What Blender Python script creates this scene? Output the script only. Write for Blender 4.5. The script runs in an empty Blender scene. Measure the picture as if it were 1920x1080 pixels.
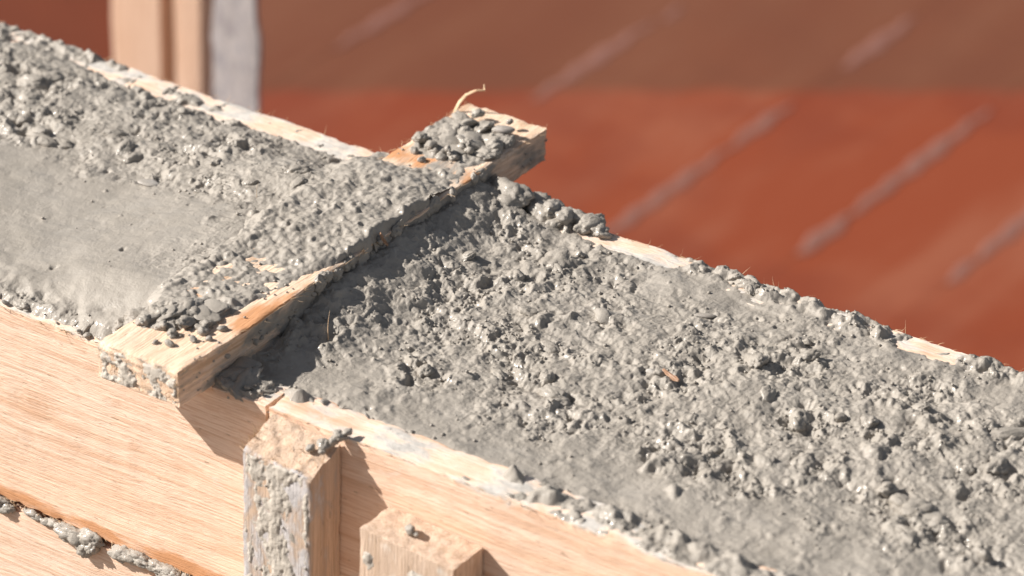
import bpy, bmesh, math, random
import numpy as np
from mathutils import Matrix, Vector

random.seed(7)
rng = np.random.default_rng(7)
scene = bpy.context.scene
COL = scene.collection

# ------------------------------------------------------------------ camera
cam_d = bpy.data.cameras.new('camera')
cam = bpy.data.objects.new('camera', cam_d)
COL.objects.link(cam)
R_ = Vector((0.8280, 0.5603, 0.0240)); U_ = Vector((-0.2931, 0.3958, 0.8703)); F_ = Vector((-0.4781, 0.7276, -0.4919))
F_.normalize(); R_ = (R_ - F_ * R_.dot(F_)).normalized(); U_ = R_.cross(F_)
cam.matrix_world = Matrix(((R_.x, U_.x, -F_.x, 1.4274), (R_.y, U_.y, -F_.y, -1.7709), (R_.z, U_.z, -F_.z, 1.3312), (0, 0, 0, 1)))
cam_d.lens = 158.37
cam_d.sensor_width = 36
cam_d.clip_start = 0.05
cam_d.clip_end = 500
cam_d.dof.use_dof = True
cam_d.dof.focus_distance = 2.68
cam_d.dof.aperture_fstop = 6.8
scene.camera = cam

# ------------------------------------------------------------------ light
SUN = Vector((1.0, 0.52, -0.77)).normalized()          # direction the light travels
elev = math.asin(-SUN.z)
azim = math.atan2(-SUN.x, -SUN.y)
world = bpy.data.worlds.new('World'); scene.world = world; world.use_nodes = True
wn = world.node_tree.nodes; wl = world.node_tree.links
sky = wn.new('ShaderNodeTexSky'); sky.sky_type = 'NISHITA'; sky.sun_disc = False
sky.sun_elevation = elev; sky.sun_rotation = azim % (2 * math.pi)
sky.dust_density = 1.0; sky.air_density = 0.8; sky.ozone_density = 1.0
wn['Background'].inputs[1].default_value = 0.050
hz = wn.new('ShaderNodeHueSaturation'); hz.inputs['Saturation'].default_value = 0.45      # hazy, milky sky
wl.new(sky.outputs[0], hz.inputs['Color']); wl.new(hz.outputs[0], wn['Background'].inputs[0])
sd = bpy.data.lights.new('sun', 'SUN'); so = bpy.data.objects.new('sun', sd); COL.objects.link(so)
sd.energy = 5.0; sd.angle = math.radians(0.6); sd.color = (1.0, 0.94, 0.865)
so.rotation_euler = SUN.to_track_quat('-Z', 'Y').to_euler()
so.location = (-3, -2, 3)
scene.view_settings.view_transform = 'Standard'
scene.view_settings.look = 'None'
scene.view_settings.exposure = 0.7
scene.view_settings.gamma = 1.0

# ------------------------------------------------------------------ dimensions (metres)
D = 0.2925      # outer width of the formwork
TB = 0.027      # board thickness
W = 0.0595      # cross batten width
T = 0.024       # cross batten thickness
YA, YB = -0.0315, 0.345
GROUND = -1.03
X0, X1 = -1.15, 1.25
BH = 0.1365

# ------------------------------------------------------------------ noise
_perm = np.random.default_rng(3).permutation(512).astype(np.int64)
def _h(ix, iy, iz=0):
    a = _perm[ix & 511]; a = _perm[(a + iy) & 511]; return _perm[(a + iz) & 511]
def perlin2(x, y, s=0):
    ix = np.floor(x).astype(np.int64); iy = np.floor(y).astype(np.int64)
    fx = x - ix; fy = y - iy
    u = fx * fx * fx * (fx * (fx * 6 - 15) + 10); v = fy * fy * fy * (fy * (fy * 6 - 15) + 10)
    def g(dx, dy):
        a = _h(ix + dx, iy + dy, s) * (2 * np.pi / 512.0)
        return np.cos(a) * (fx - dx) + np.sin(a) * (fy - dy)
    a = g(0, 0) * (1 - u) + g(1, 0) * u; b = g(0, 1) * (1 - u) + g(1, 1) * u
    return (a * (1 - v) + b * v) * 1.5
def fbm2(x, y, oct=3, s=0, gain=0.5):
    r = 0; a = 1; f = 1
    for k in range(oct):
        r = r + a * perlin2(x * f + 17.3 * k, y * f - 9.1 * k, s + k); a *= gain; f *= 2.03
    return r
_gv = np.random.default_rng(5).normal(size=(512, 3)); _gv /= np.linalg.norm(_gv, axis=1)[:, None]
def perlin3(x, y, z, s=0):
    x = x + s * 13.7; y = y - s * 7.1
    ix = np.floor(x).astype(np.int64); iy = np.floor(y).astype(np.int64); iz = np.floor(z).astype(np.int64)
    fx = x - ix; fy = y - iy; fz = z - iz
    q = lambda t: t * t * t * (t * (t * 6 - 15) + 10)
    u, v, w = q(fx), q(fy), q(fz)
    def g(a, b, c):
        G = _gv[_h(ix + a, iy + b, iz + c)]
        return G[..., 0] * (fx - a) + G[..., 1] * (fy - b) + G[..., 2] * (fz - c)
    l = lambda a, b, t: a + (b - a) * t
    return 1.5 * l(l(l(g(0,0,0), g(1,0,0), u), l(g(0,1,0), g(1,1,0), u), v), l(l(g(0,0,1), g(1,0,1), u), l(g(0,1,1), g(1,1,1), u), v), w)
def sstep(a, b, x):
    t = np.clip((x - a) / (b - a), 0, 1); return t * t * (3 - 2 * t)

# ------------------------------------------------------------------ object helpers
def mesh_from(name, V, Fq, smooth=True):
    V = np.asarray(V, np.float32); Fq = np.asarray(Fq, np.int32); n = Fq.shape[1]
    me = bpy.data.meshes.new(name)
    me.vertices.add(len(V)); me.vertices.foreach_set('co', V.ravel())
    me.loops.add(Fq.size); me.loops.foreach_set('vertex_index', Fq.ravel())
    me.polygons.add(len(Fq)); me.polygons.foreach_set('loop_start', np.arange(0, Fq.size, n, dtype=np.int32))
    me.polygons.foreach_set('loop_total', np.full(len(Fq), n, np.int32))
    me.polygons.foreach_set('use_smooth', np.full(len(Fq), smooth, bool))
    me.update(calc_edges=True); me.validate()
    return me
def link(name, me, mat=None, parent=None, loc=None):
    o = bpy.data.objects.new(name, me); COL.objects.link(o)
    if mat is not None and not me.materials: me.materials.append(mat)
    if parent is not None: o.parent = parent
    if loc is not None: o.location = loc
    return o
def empty(name, loc=(0, 0, 0)):
    o = bpy.data.objects.new(name, None); COL.objects.link(o); o.location = loc; o.empty_display_size = 0.05; return o
def tag(o, label=None, cat=None, group=None, kind=None):
    if label: o['label'] = label
    if cat: o['category'] = cat
    if group: o['group'] = group
    if kind: o['kind'] = kind
    return o

# ------------------------------------------------------------------ materials
class NT:
    def __init__(s, name):
        s.m = bpy.data.materials.new(name); s.m.use_nodes = True
        s.n = s.m.node_tree.nodes; s.l = s.m.node_tree.links; s.b = s.n['Principled BSDF']
    def new(s, t, **k):
        n = s.n.new(t)
        for a, v in k.items(): setattr(n, a, v)
        return n
    def link(s, a, b): s.l.new(a, b)
    def coord(s, scale=(1, 1, 1), kind='Object', rot=(0, 0, 0), loc=(0, 0, 0)):
        c = s.new('ShaderNodeTexCoord'); m = s.new('ShaderNodeMapping')
        m.inputs['Scale'].default_value = scale; m.inputs['Rotation'].default_value = rot; m.inputs['Location'].default_value = loc
        s.link(c.outputs[kind], m.inputs[0]); return m.outputs[0]
    def noise(s, vec, scale=1, detail=4, rough=0.55, dist=0.0):
        n = s.new('ShaderNodeTexNoise'); s.link(vec, n.inputs['Vector'])
        n.inputs['Scale'].default_value = scale; n.inputs['Detail'].default_value = detail
        n.inputs['Roughness'].default_value = rough; n.inputs['Distortion'].default_value = dist
        return n.outputs['Fac']
    def ramp(s, fac, stops):
        r = s.new('ShaderNodeValToRGB'); e = r.color_ramp.elements
        while len(e) < len(stops): e.new(0.5)
        for q, (p, c) in zip(e, stops):
            q.position = p; q.color = (*c, 1) if len(c) == 3 else c
        s.link(fac, r.inputs[0]); return r.outputs[0]
    def val(s, fac, a, b, lo, hi, smooth=True):
        m = s.new('ShaderNodeMapRange'); m.interpolation_type = 'SMOOTHSTEP' if smooth else 'LINEAR'
        s.link(fac, m.inputs[0])
        for i, v in enumerate((a, b, lo, hi)): m.inputs[i + 1].default_value = v
        return m.outputs[0]
    def math(s, op, a, b=None, c=None):
        m = s.new('ShaderNodeMath', operation=op)
        for i, v in enumerate((a, b, c)):
            if v is None: continue
            if isinstance(v, (int, float)): m.inputs[i].default_value = v
            else: s.link(v, m.inputs[i])
        return m.outputs[0]
    def mix(s, fac, a, b, blend='MIX'):
        m = s.new('ShaderNodeMix', data_type='RGBA', blend_type=blend)
        for sock, v in ((m.inputs[0], fac), (m.inputs[6], a), (m.inputs[7], b)):
            if isinstance(v, (int, float)): sock.default_value = v
            elif isinstance(v, tuple): sock.default_value = (*v, 1)
            else: s.link(v, sock)
        return m.outputs[2]
    def bump(s, h, strength, dist, prev=None):
        b = s.new('ShaderNodeBump'); b.inputs['Strength'].default_value = strength; b.inputs['Distance'].default_value = dist
        s.link(h, b.inputs['Height'])
        if prev is not None: s.link(prev, b.inputs['Normal'])
        return b.outputs[0]
    def done(s, color=None, rough=None, normal=None, spec=None):
        for v, k in ((color, 'Base Color'), (rough, 'Roughness'), (spec, 'Specular IOR Level')):
            if v is None: continue
            if isinstance(v, (int, float)): s.b.inputs[k].default_value = v
            elif isinstance(v, tuple): s.b.inputs[k].default_value = (*v, 1)
            else: s.link(v, s.b.inputs[k])
        if normal is not None: s.link(normal, s.b.inputs['Normal'])
        return s.m

def concrete_mat(name, tint=1.0, wet=1.0):
    t = NT(name); v = t.new('ShaderNodeNewGeometry').outputs['Position']
    a = t.noise(v, 28, 5, 0.6); b = t.noise(v, 420, 3, 0.6); c = t.noise(v, 7, 3)
    col = t.ramp(a, [(0.28, (0.330 * tint, 0.298 * tint, 0.258 * tint)), (0.72, (0.422 * tint, 0.384 * tint, 0.337 * tint))])
    col = t.mix(t.val(b, 0.58, 0.74, 0, 0.35), col, (0.24 * tint, 0.215 * tint, 0.185 * tint))
    col = t.mix(t.val(c, 0.35, 0.7, 0, 0.25), col, (0.365 * tint, 0.333 * tint, 0.290 * tint))
    ro = t.val(t.noise(v, 60, 4, 0.6), 0.35, 0.65, 0.38 / wet, 0.62 / wet)
    n = t.bump(t.noise(v, 800, 5, 0.7), 0.55, 0.0010)
    n = t.bump(t.noise(v, 1900, 2, 0.6), 0.3, 0.0003, n)
    t.link(t.val(t.noise(v, 38, 4, 0.6), 0.42, 0.62, 0.05, 0.6), t.b.inputs['Coat Weight']); t.b.inputs['Coat Roughness'].default_value = 0.13; t.b.inputs['Coat IOR'].default_value = 1.34
    t.link(t.bump(t.noise(v, 300, 2, 0.5), 0.25, 0.0008), t.b.inputs['Coat Normal'])
    return t.done(col, ro, n, 0.4)
M_CONC = concrete_mat('wet_concrete', 0.87)
M_DRY = concrete_mat('drying_cement', 1.38, 0.72)
M_DRY.node_tree.nodes['Principled BSDF'].inputs['Coat Weight'].default_value = 0.0
for l_ in [q for q in M_DRY.node_tree.links if q.to_socket.name == 'Coat Weight']: M_DRY.node_tree.links.remove(l_)

def wood_mat(name, axis, light, dark, stain_col=(0.58, 0.55, 0.51), across=1.0, knots=True, film_col=None):
    """axis: 0 X, 1 Y, 2 Z grain direction. vertex attribute 'stain' biases the cement film."""
    t = NT(name)
    def sc(al, ac):
        s_ = [ac, ac, ac]; s_[axis] = al; return tuple(s_)
    warp = t.new('ShaderNodeVectorMath', operation='MULTIPLY_ADD')
    v0 = t.coord()
    wnz = t.new('ShaderNodeTexNoise'); t.link(t.coord(sc(5, 14)), wnz.inputs['Vector']); wnz.inputs['Scale'].default_value = 1; wnz.inputs['Detail'].default_value = 2
    t.link(wnz.outputs['Color'], warp.inputs[0])
    amp = [0.014, 0.014, 0.014]; amp[axis] = 0.0
    warp.inputs[1].default_value = amp; t.link(v0, warp.inputs[2])
    mp = t.new('ShaderNodeMapping'); mp.inputs['Scale'].default_value = sc(3 * across, 150 * across); t.link(warp.outputs[0], mp.inputs[0])
    g1 = t.noise(mp.outputs[0], 1, 3, 0.6)
    mp2 = t.new('ShaderNodeMapping'); mp2.inputs['Scale'].default_value = sc(22, 900); t.link(warp.outputs[0], mp2.inputs[0])
    g2 = t.noise(mp2.outputs[0], 1, 4, 0.65)
    big = t.noise(t.coord(sc(3, 12)), 1, 3)
    mid = tuple((a + b) / 2 for a, b in zip(light, dark))
    col = t.ramp(g1, [(0.30, light), (0.52, tuple(0.6 * a + 0.4 * b for a, b in zip(light, mid))), (0.62, mid), (0.74, dark)])
    col = t.mix(t.val(g2, 0.42, 0.66, 0, 0.75), col, dark)
    col = t.mix(t.val(big, 0.42, 0.7, 0, 0.35), col, (light[0] * 0.97, light[1] * 0.80, light[2] * 0.66))
    # scattered specks and pores
    sp = t.noise(t.coord(sc(90, 480)), 1, 2, 0.5)
    col = t.mix(t.val(sp, 0.68, 0.76, 0, 0.55), col, tuple(x * 0.45 for x in dark))
    # damp orange wood beside wet concrete
    dm = t.new('ShaderNodeAttribute', attribute_name='damp')
    df = t.math('ADD', t.noise(t.coord(sc(30, 110)), 1, 4, 0.6), dm.outputs['Fac'])
    col = t.mix(t.val(df, 0.85, 1.15, 0, 0.85), col, (0.56, 0.255, 0.105))
    # cement film
    at = t.new('ShaderNodeAttribute', attribute_name='stain')
    f = t.math('ADD', t.noise(t.coord(sc(40, 95)), 1, 6, 0.62, 0.4), at.outputs['Fac'])
    fac = t.val(f, 0.95, 1.10, 0, 1)
    film = t.val(f, 0.86, 1.02, 0, 0.55)
    scol = t.ramp(t.noise(t.coord(), 160, 4), [(0.3, tuple(x * 0.78 for x in stain_col)), (0.7, tuple(min(1, x * 1.12) for x in stain_col))])
    col = t.mix(film, col, film_col or tuple(0.5 * (x + y) for x, y in zip(stain_col, (0.98, 0.90, 0.80))))
    col = t.mix(fac, col, scol)
    if knots:
        kc = t.new('ShaderNodeVectorMath', operation='SUBTRACT'); t.link(warp.outputs[0], kc.inputs[0]); kc.inputs[1].default_value = (0.451, 0.0015, 0.084)
        ks = t.new('ShaderNodeVectorMath', operation='MULTIPLY'); t.link(kc.outputs[0], ks.inputs[0]); ks.inputs[1].default_value = (0.5, 0.2, 1.3)
        kl = t.new('ShaderNodeVectorMath', operation='LENGTH'); t.link(ks.outputs[0], kl.inputs[0])
        ring = t.math('SINE', t.math('MULTIPLY', kl.outputs['Value'], 2600.0))
        kf = t.math('MULTIPLY', t.val(kl.outputs['Value'], 0.003, 0.016, 0.42, 0.0), t.val(ring, -1, 1, 0.7, 1.0))
        col = t.mix(kf, col, (0.50, 0.26, 0.13))
    n = t.bump(g2, 0.7, 0.0008)
    n = t.bump(t.noise(t.coord(sc(200, 700)), 1, 3, 0.6), 0.5, 0.0006, n)
    n = t.bump(t.math('MULTIPLY', fac, t.noise(t.coord(), 320, 3, 0.55)), 0.35, 0.0010, n)
    return t.done(col, 0.72, n, 0.3)
WL, WD = (0.88, 0.68, 0.545), (0.63, 0.39, 0.255)
M_WX = wood_mat('spruce_along_x', 0, WL, WD)
M_WY = wood_mat('spruce_along_y', 1, (0.88, 0.71, 0.57), (0.47, 0.29, 0.17), (0.34, 0.31, 0.275), knots=False, film_col=(0.46, 0.38, 0.31))
M_WZ = wood_mat('grey_post_wood', 2, (0.68, 0.52, 0.40), (0.42, 0.29, 0.20), (0.57, 0.54, 0.535), knots=False, film_col=(0.40, 0.355, 0.33))
M_WB = wood_mat('block_wood', 2, (0.70, 0.54, 0.425), (0.43, 0.30, 0.205), knots=False)

def fibre_mat():
    t = NT('wood_fibre'); return t.done(t.ramp(t.noise(t.coord(), 90, 2), [(0.3, (0.50, 0.32, 0.18)), (0.7, (0.74, 0.56, 0.38))]), 0.8)
M_FIB = fibre_mat()
def stone_mat():
    t = NT('pebble'); oi = t.new('ShaderNodeObjectInfo')
    c = t.ramp(oi.outputs['Random'], [(0.0, (0.30, 0.26, 0.22)), (0.5, (0.44, 0.42, 0.40)), (1.0, (0.36, 0.27, 0.20))])
    c = t.mix(t.val(t.noise(t.new('ShaderNodeNewGeometry').outputs['Position'], 220, 4), 0.38, 0.55, 0, 0.9), c, (0.34, 0.31, 0.275))
    return t.done(c, 0.45, t.bump(t.noise(t.coord(), 500, 3), 0.4, 0.0005))
M_STONE = stone_mat()

# ------------------------------------------------------------------ gridded, worn timber
def timber(name, lo, hi, res, mat, parent=None, stain=None, amp=0.0004, chip=0.0012, deform=None, seed=1, damp=None):
    lo = np.array(lo, float); hi = np.array(hi, float); size = hi - lo
    n = [max(1, int(round(size[i] / (res[i] if hasattr(res, '__len__') else res)))) for i in range(3)]
    Vs, Fs, off = [], [], 0
    for ax in range(3):
        a, b = [(1, 2), (2, 0), (0, 1)][ax]
        ga = np.linspace(0, 1, n[a] + 1); gb = np.linspace(0, 1, n[b] + 1)
        A, B = np.meshgrid(ga, gb, indexing='ij')
        idx = np.arange(A.size).reshape(A.shape)
        q = np.stack([idx[:-1, :-1], idx[1:, :-1], idx[1:, 1:], idx[:-1, 1:]], -1).reshape(-1, 4)
        for side in (0, 1):
            P = np.zeros((A.size, 3)); P[:, a] = A.ravel(); P[:, b] = B.ravel(); P[:, ax] = side
            Vs.append(P); Fs.append((q if side else q[:, ::-1]) + off); off += A.size
    P = np.concatenate(Vs); Fq = np.concatenate(Fs)
    V = lo + P * size
    e = ((P < 1e-6) | (P > 1 - 1e-6))
    ne = e.sum(1)
    dirn = np.where(P > 0.5, -1.0, 1.0) * e
    x, y, z = V.T
    c = 0.25 + np.maximum(0, perlin3(x * 90, y * 90, z * 90, seed) + 0.5 * perlin3(x * 260, y * 260, z * 260, seed + 1)) * 1.6
    c *= chip * (ne >= 2)
    nv = np.stack([perlin3(x * 130, y * 130, z * 130, seed + 2 + k) + 0.6 * perlin3(x * 420, y * 420, z * 420, seed + 5 + k) for k in range(3)], 1)
    st = None
    if stain is not None: st = stain(V[:, 0], V[:, 1], V[:, 2])
    dp_ = np.zeros(len(V)) if damp is None else damp(V[:, 0], V[:, 1], V[:, 2])
    V = V + dirn * c[:, None] + nv * amp
    if deform is not None: V = deform(V, P)
    org = np.array([(lo[0] + hi[0]) / 2, (lo[1] + hi[1]) / 2, lo[2]])
    me = mesh_from(name, V - org, Fq)
    at = me.attributes.new('stain', 'FLOAT', 'POINT')
    at.data.foreach_set('value', (np.zeros(len(V)) if st is None else st).astype(np.float32))
    at = me.attributes.new('damp', 'FLOAT', 'POINT'); at.data.foreach_set('value', dp_.astype(np.float32))
    return link(name, me, mat, parent, org - (np.array(parent.location) if parent else 0))

def fibres(name, items, parent, mat=M_FIB):
    """items: (start, direction, length, radius); small curved splinters in one part"""
    V, Fq = [], []
    for p, d, L, r in items:
        p = Vector(p); d = Vector(d).normalized(); bend = Vector((random.gauss(0, 1), random.gauss(0, 1), random.gauss(0, 1))) * 0.35
        a = d.orthogonal().normalized(); b = d.cross(a); base = len(V); n = 4
        for k in range(n + 1):
            f = k / n; c = p + d * L * f + bend * L * f * f; rr = r * (1 - 0.8 * f)
            for j in range(3):
                an = j * 2.094
                V.append(tuple(c + (a * math.cos(an) + b * math.sin(an)) * rr))
        for k in range(n):
            for j in range(3):
                q = base + k * 3; Fq.append((q + j, q + (j + 1) % 3, q + 3 + (j + 1) % 3, q + 3 + j))
    o = link(name, mesh_from(name, np.array(V) - (np.array(parent.location) if parent else 0), Fq), mat, parent)
    return o

# ------------------------------------------------------------------ setting: ground
def ground():
    t = NT('site_ground'); v = t.coord()
    c = t.ramp(t.noise(v, 3, 6, 0.6), [(0.3, (0.17, 0.13, 0.10)), (0.7, (0.30, 0.25, 0.20))])
    m = t.done(c, 0.9, t.bump(t.noise(v, 40, 6), 0.6, 0.02))
    n = 60; g = np.linspace(-1, 1, n); g = np.sign(g) * np.abs(g) ** 3 * 120
    A, B = np.meshgrid(g, g, indexing='ij'); idx = np.arange(n * n).reshape(n, n)
    Z = GROUND + 0.01 * perlin2(A * 0.7, B * 0.7) - 0.012
    q = np.stack([idx[:-1, :-1], idx[1:, :-1], idx[1:, 1:], idx[:-1, 1:]], -1).reshape(-1, 4)
    o = link('ground', mesh_from('ground', np.stack([A, B, Z], -1).reshape(-1, 3), q), m)
    tag(o, 'bare earth of the building site under the formwork', 'ground', kind='structure')
ground()

# ------------------------------------------------------------------ setting: red deck of planks behind
def deck():
    t = NT('red_deck_paint'); v = t.coord(kind='Object'); geo = t.new('ShaderNodeNewGeometry')
    oi = t.new('ShaderNodeObjectInfo')
    base = t.ramp(oi.outputs['Random'], [(0, (0.235, 0.050, 0.0165)), (1, (0.205, 0.042, 0.015))])
    mpp = t.new('ShaderNodeMapping'); mpp.inputs['Scale'].default_value = (9, 1.6, 9); t.link(geo.outputs['Position'], mpp.inputs[0])
    wear = t.noise(mpp.outputs[0], 1, 4, 0.6)
    col = t.mix(t.val(wear, 0.40, 0.62, 0, 0.8), base, (0.26, 0.082, 0.042))
    w2 = t.noise(geo.outputs['Position'], 4.5, 3)
    col = t.mix(t.val(w2, 0.42, 0.62, 0, 0.6), col, (0.175, 0.034, 0.013))
    # a dusty dried film over the far part of the deck
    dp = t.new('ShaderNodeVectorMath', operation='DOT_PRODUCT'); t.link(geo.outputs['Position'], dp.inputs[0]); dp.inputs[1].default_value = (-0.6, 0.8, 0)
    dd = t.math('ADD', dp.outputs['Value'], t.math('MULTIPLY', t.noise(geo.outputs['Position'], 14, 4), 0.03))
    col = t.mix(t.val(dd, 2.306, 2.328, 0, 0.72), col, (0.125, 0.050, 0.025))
    m = t.done(col, t.val(wear, 0.3, 0.7, 0.40, 0.6), t.bump(t.noise(v, 60, 3), 0.15, 0.002), 0.35)
    t2 = NT('joint_cement'); mc = t2.done(t2.ramp(t2.noise(t2.coord(), 60, 4), [(0.3, (0.185, 0.076, 0.056)), (0.7, (0.210, 0.096, 0.074))]), 0.7)
    xs = [-2.02, -1.80, -1.56, -1.32, -1.065, -0.822, -0.633, -0.474, -0.30, -0.10, 0.12, 0.33, 0.56, 0.80]
    root = empty('plank_deck', (-0.6, 1.9, GROUND))
    tag(root, 'red painted plank deck with cement in its joints, lying behind the formwork', 'deck')
    for a, b in zip(xs[:-1], xs[1:]):
        g = 0.0002
        me = bpy.data.meshes.new('plank'); bm = bmesh.new()
        bmesh.ops.create_cube(bm, size=1, matrix=Matrix.Diagonal((b - a - g, 3.6, 0.030, 1)))
        bmesh.ops.bevel(bm, geom=bm.edges[:], offset=0.0004, segments=1, affect='EDGES'); bm.to_mesh(me); bm.free()
        link('plank', me, m, root, ((a + b) / 2 + 0.6, 0.55, 0.0145 + random.uniform(-0.0002, 0.0002)))
    def smear(x, y0, y1, w, h=0.0025):
        n, k = max(6, int((y1 - y0) / 0.008)), 8; V = []; Fq = []
        for i in range(n + 1):
            f = i / n; y = y0 + (y1 - y0) * f
            ww = w * (0.35 + 0.65 * math.sin(math.pi * min(max(f, 0.03), 0.97))) * (0.9 + 0.1 * math.sin(i * 0.35 + x * 40) + 0.1 * random.random())
            for j in range(k + 1):
                s = j / k * 2 - 1
                V.append((x + s * ww / 2 + 0.6 + 0.002 * math.sin(i * 0.9), y - 1.9, 0.0285 + h * (1 - s * s) * (0.6 + 0.6 * random.random()) - (0.004 if abs(s) == 1 else 0)))
        for i in range(n):
            for j in range(k):
                q = i * (k + 1) + j; Fq.append((q, q + 1, q + k + 2, q + k + 1))
        link('cement_smear', mesh_from('cement_smear', V, Fq), mc, root)
    for x, y0, y1, w in [(-1.32, 2.02, 2.24, .024), (-1.062, 2.05, 2.30, .028), (-1.055, 2.31, 2.36, .016), (-.822, 1.80, 2.08, .026), (-.822, 2.08, 2.22, .024), (-.82, 2.33, 2.50, .028),
                         (-.633, 1.92, 2.03, .030), (-.633, 2.03, 2.34, .028), (-.474, 1.96, 2.03, .02), (-.474, 2.02, 2.22, .028), (-.30, 2.1, 2.3, .02), (-1.56, 2.0, 2.3, .02)]:
        smear(x, y0, y1, w)
deck()

# ------------------------------------------------------------------ background timbers
def background():
    tan = wood_mat('far_post_wood', 2, (0.72, 0.52, 0.40), (0.58, 0.37, 0.25), knots=False)
    ro = tag(empty('timber_post', (-0.793, 1.02, GROUND)), 'wide upright pale timber post standing beside the red panel', 'post')
    timber('shaft', (-0.8205, 0.998, -1.0), (-0.7655, 1.040, -0.14), (0.02, 0.02, 0.04), tan, ro)
    ro = tag(empty('timber_post', (-0.735, 1.02, GROUND)), 'narrow upright pale timber post between wide post and grey post', 'post')
    timber('shaft', (-0.7505, 0.998, -1.0), (-0.7215, 1.030, -0.16), (0.01, 0.02, 0.04), tan, ro)
    g = wood_mat('cemented_post_wood', 2, (0.33, 0.315, 0.335), (0.29, 0.275, 0.29), (0.34, 0.325, 0.35))
    ro = tag(empty('cement_caked_post', (-0.685, 1.02, GROUND)), 'upright grey post caked with cement beside the narrow timber post', 'post')
    def lumpy(V, P):
        z = V[:, 2]; k = 0.004 * np.maximum(0, np.sin(z * 31 + 2.0) + 0.4 * np.sin(z * 77))
        V = V.copy(); V[:, 0] += np.where(P[:, 0] > 0.5, k, -0.6 * k * (P[:, 0] < 0.5)); return V
    timber('shaft', (-0.709, 1.000, -1.0), (-0.664, 1.005, -0.15), (0.008, 0.01, 0.01), g, ro, stain=lambda x, y, z: 0.45 + 0 * x, amp=0.0008, chip=0.001, deform=lumpy)
    t = NT('shade_toned_red_panel'); c = t.ramp(t.noise(t.coord(), 5, 4), [(0.3, (0.125, 0.030, 0.014)), (0.7, (0.165, 0.040, 0.018))])  # shade over this panel is put into its dark base colour
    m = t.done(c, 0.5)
    ro = tag(empty('red_panel', (-1.4, 1.06, GROUND)), 'upright red formwork panel with shade painted into its colour, behind the pale timber posts', 'panel')
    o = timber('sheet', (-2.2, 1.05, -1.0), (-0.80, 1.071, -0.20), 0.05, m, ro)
    timber('rail', (-2.2, 1.028, -0.29), (-0.825, 1.0495, -0.21), 0.05, tan, ro)
background()

# ------------------------------------------------------------------ formwork
form = tag(empty('formwork', (0.1, D / 2, GROUND)), 'pale timber board formwork holding fresh concrete, with post and block nailed on its face', 'formwork')

def near_top_stain(x, y, z):
    top = sstep(-0.004, 0.001, z)
    strip = 0.45 + 0.08 * sstep(0.2, 0.4, x) + 0.10 * perlin2(x * 30, y * 60, 4)
    face = 0.14 + 0.20 * sstep(-0.03, -0.002, z) * sstep(0.08, 0.3, x) + 0.26 * perlin2(x * 11, z * 22, 6)
    return np.where(z > -0.003, strip, face - 0.02)
def far_top_stain(x, y, z):
    return np.where(z > -0.003, 0.50 + 0.12 * perlin2(x * 25, y * 40, 9), 0.3)
def wavy(V, P):
    V = V.copy(); x = V[:, 0]
    V[:, 2] += np.where(P[:, 2] > 0.5, 0.0009 * perlin2(x * 22, x * 0 + 3.3, 2) + 0.0006 * perlin2(x * 75, x * 0, 3), 0.0016 * perlin2(x * 14, x * 0 + 1.7, 8))
    V[:, 1] += 0.0006 * perlin2(x * 9, V[:, 2] * 20, 5)
    return V
XJ = 0.0985
def near_damp(x, y, z):
    low = 0.62 * (1 - sstep(-BH + 0.004, -BH + 0.020, z)) + 0.15 * perlin2(x * 20, z * 30, 12)
    inn = 0.5 * sstep(0.020, 0.026, y) * (z > -0.003)
    return np.where(z < -0.003, low * (x < XJ), inn)
for row in range(7):
    z1 = -row * (BH + 0.0045); z0 = z1 - BH if row < 6 else GROUND - 0.004
    fine = row < 2
    for (a, b) in ((X0, XJ - 0.001), (XJ + 0.001, X1)):
        if fine:
            timber('board', (a, 0.0 - 0.0012 * (row == 1), z0), (b, TB, z1), (0.004, 0.0045, 0.004), M_WX, form,
                   stain=near_top_stain if row == 0 else (lambda x, y, z: 0.05 * perlin2(x * 12, z * 30, 3)), deform=wavy, seed=11 + row * 3 + (a > 0), damp=near_damp if row == 0 else None)
        else:
            timber('board', (a, 0.0, z0), (b, TB, z1), (0.04, 0.02, 0.04), M_WX, form, seed=20 + row, chip=0.001)
    timber('board', (X0, D - TB, z0), (X1, D, z1), (0.004, 0.0045, 0.02) if row == 0 else (0.04, 0.02, 0.04), M_WX, form,
           stain=far_top_stain if row == 0 else None, deform=wavy if row == 0 else None, seed=40 + row)
for x in (X0 - 0.0245, X1 + 0.0005):
    timber('end_board', (x, 0.002, GROUND), (x + 0.024, D - 0.002, -0.002), (0.02, 0.04, 0.05), M_WZ, form, seed=60)

def post_stain(x, y, z):
    return np.where(y < -0.028, 0.475, np.where(x > 0.149, 0.44, 0.33)) + 0.16 * perlin2(x * 55, z * 30, 4) - 0.22 * sstep(-0.016, -0.004, z) * (y > -0.026)
def post_deform(V, P):
    V = V.copy(); top = P[:, 2] > 0.985
    f = sstep(0.9, 1.0, P[:, 2])
    V[:, 2] += f * (0.0012 * perlin2(V[:, 0] * 130, V[:, 1] * 130, 7) + 0.0008 * perlin2(V[:, 0] * 420, V[:, 1] * 300, 2) + 0.010 * (P[:, 1] - 0.6) + 0.004 * (0.5 - P[:, 0]))
    V[:, 0] += 0.0012 * perlin2(V[:, 2] * 16, V[:, 2] * 0 + 1, 3)
    return V
post = timber('post', (0.1035, -0.0305, -0.62), (0.1510, -0.0008, -0.0075), (0.0016, 0.0016, 0.004), M_WZ, form, stain=post_stain, amp=0.0003, chip=0.0006, deform=post_deform, seed=71)
post['label'] = 'weathered grey upright post smeared with cement'
def block_deform(V, P):
    V = V.copy(); f = sstep(0.9, 1.0, P[:, 2])
    V[:, 2] += f * (0.0007 * perlin2(V[:, 0] * 160, V[:, 1] * 160, 7) + 0.004 * (0.4 - P[:, 0])); return V
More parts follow.
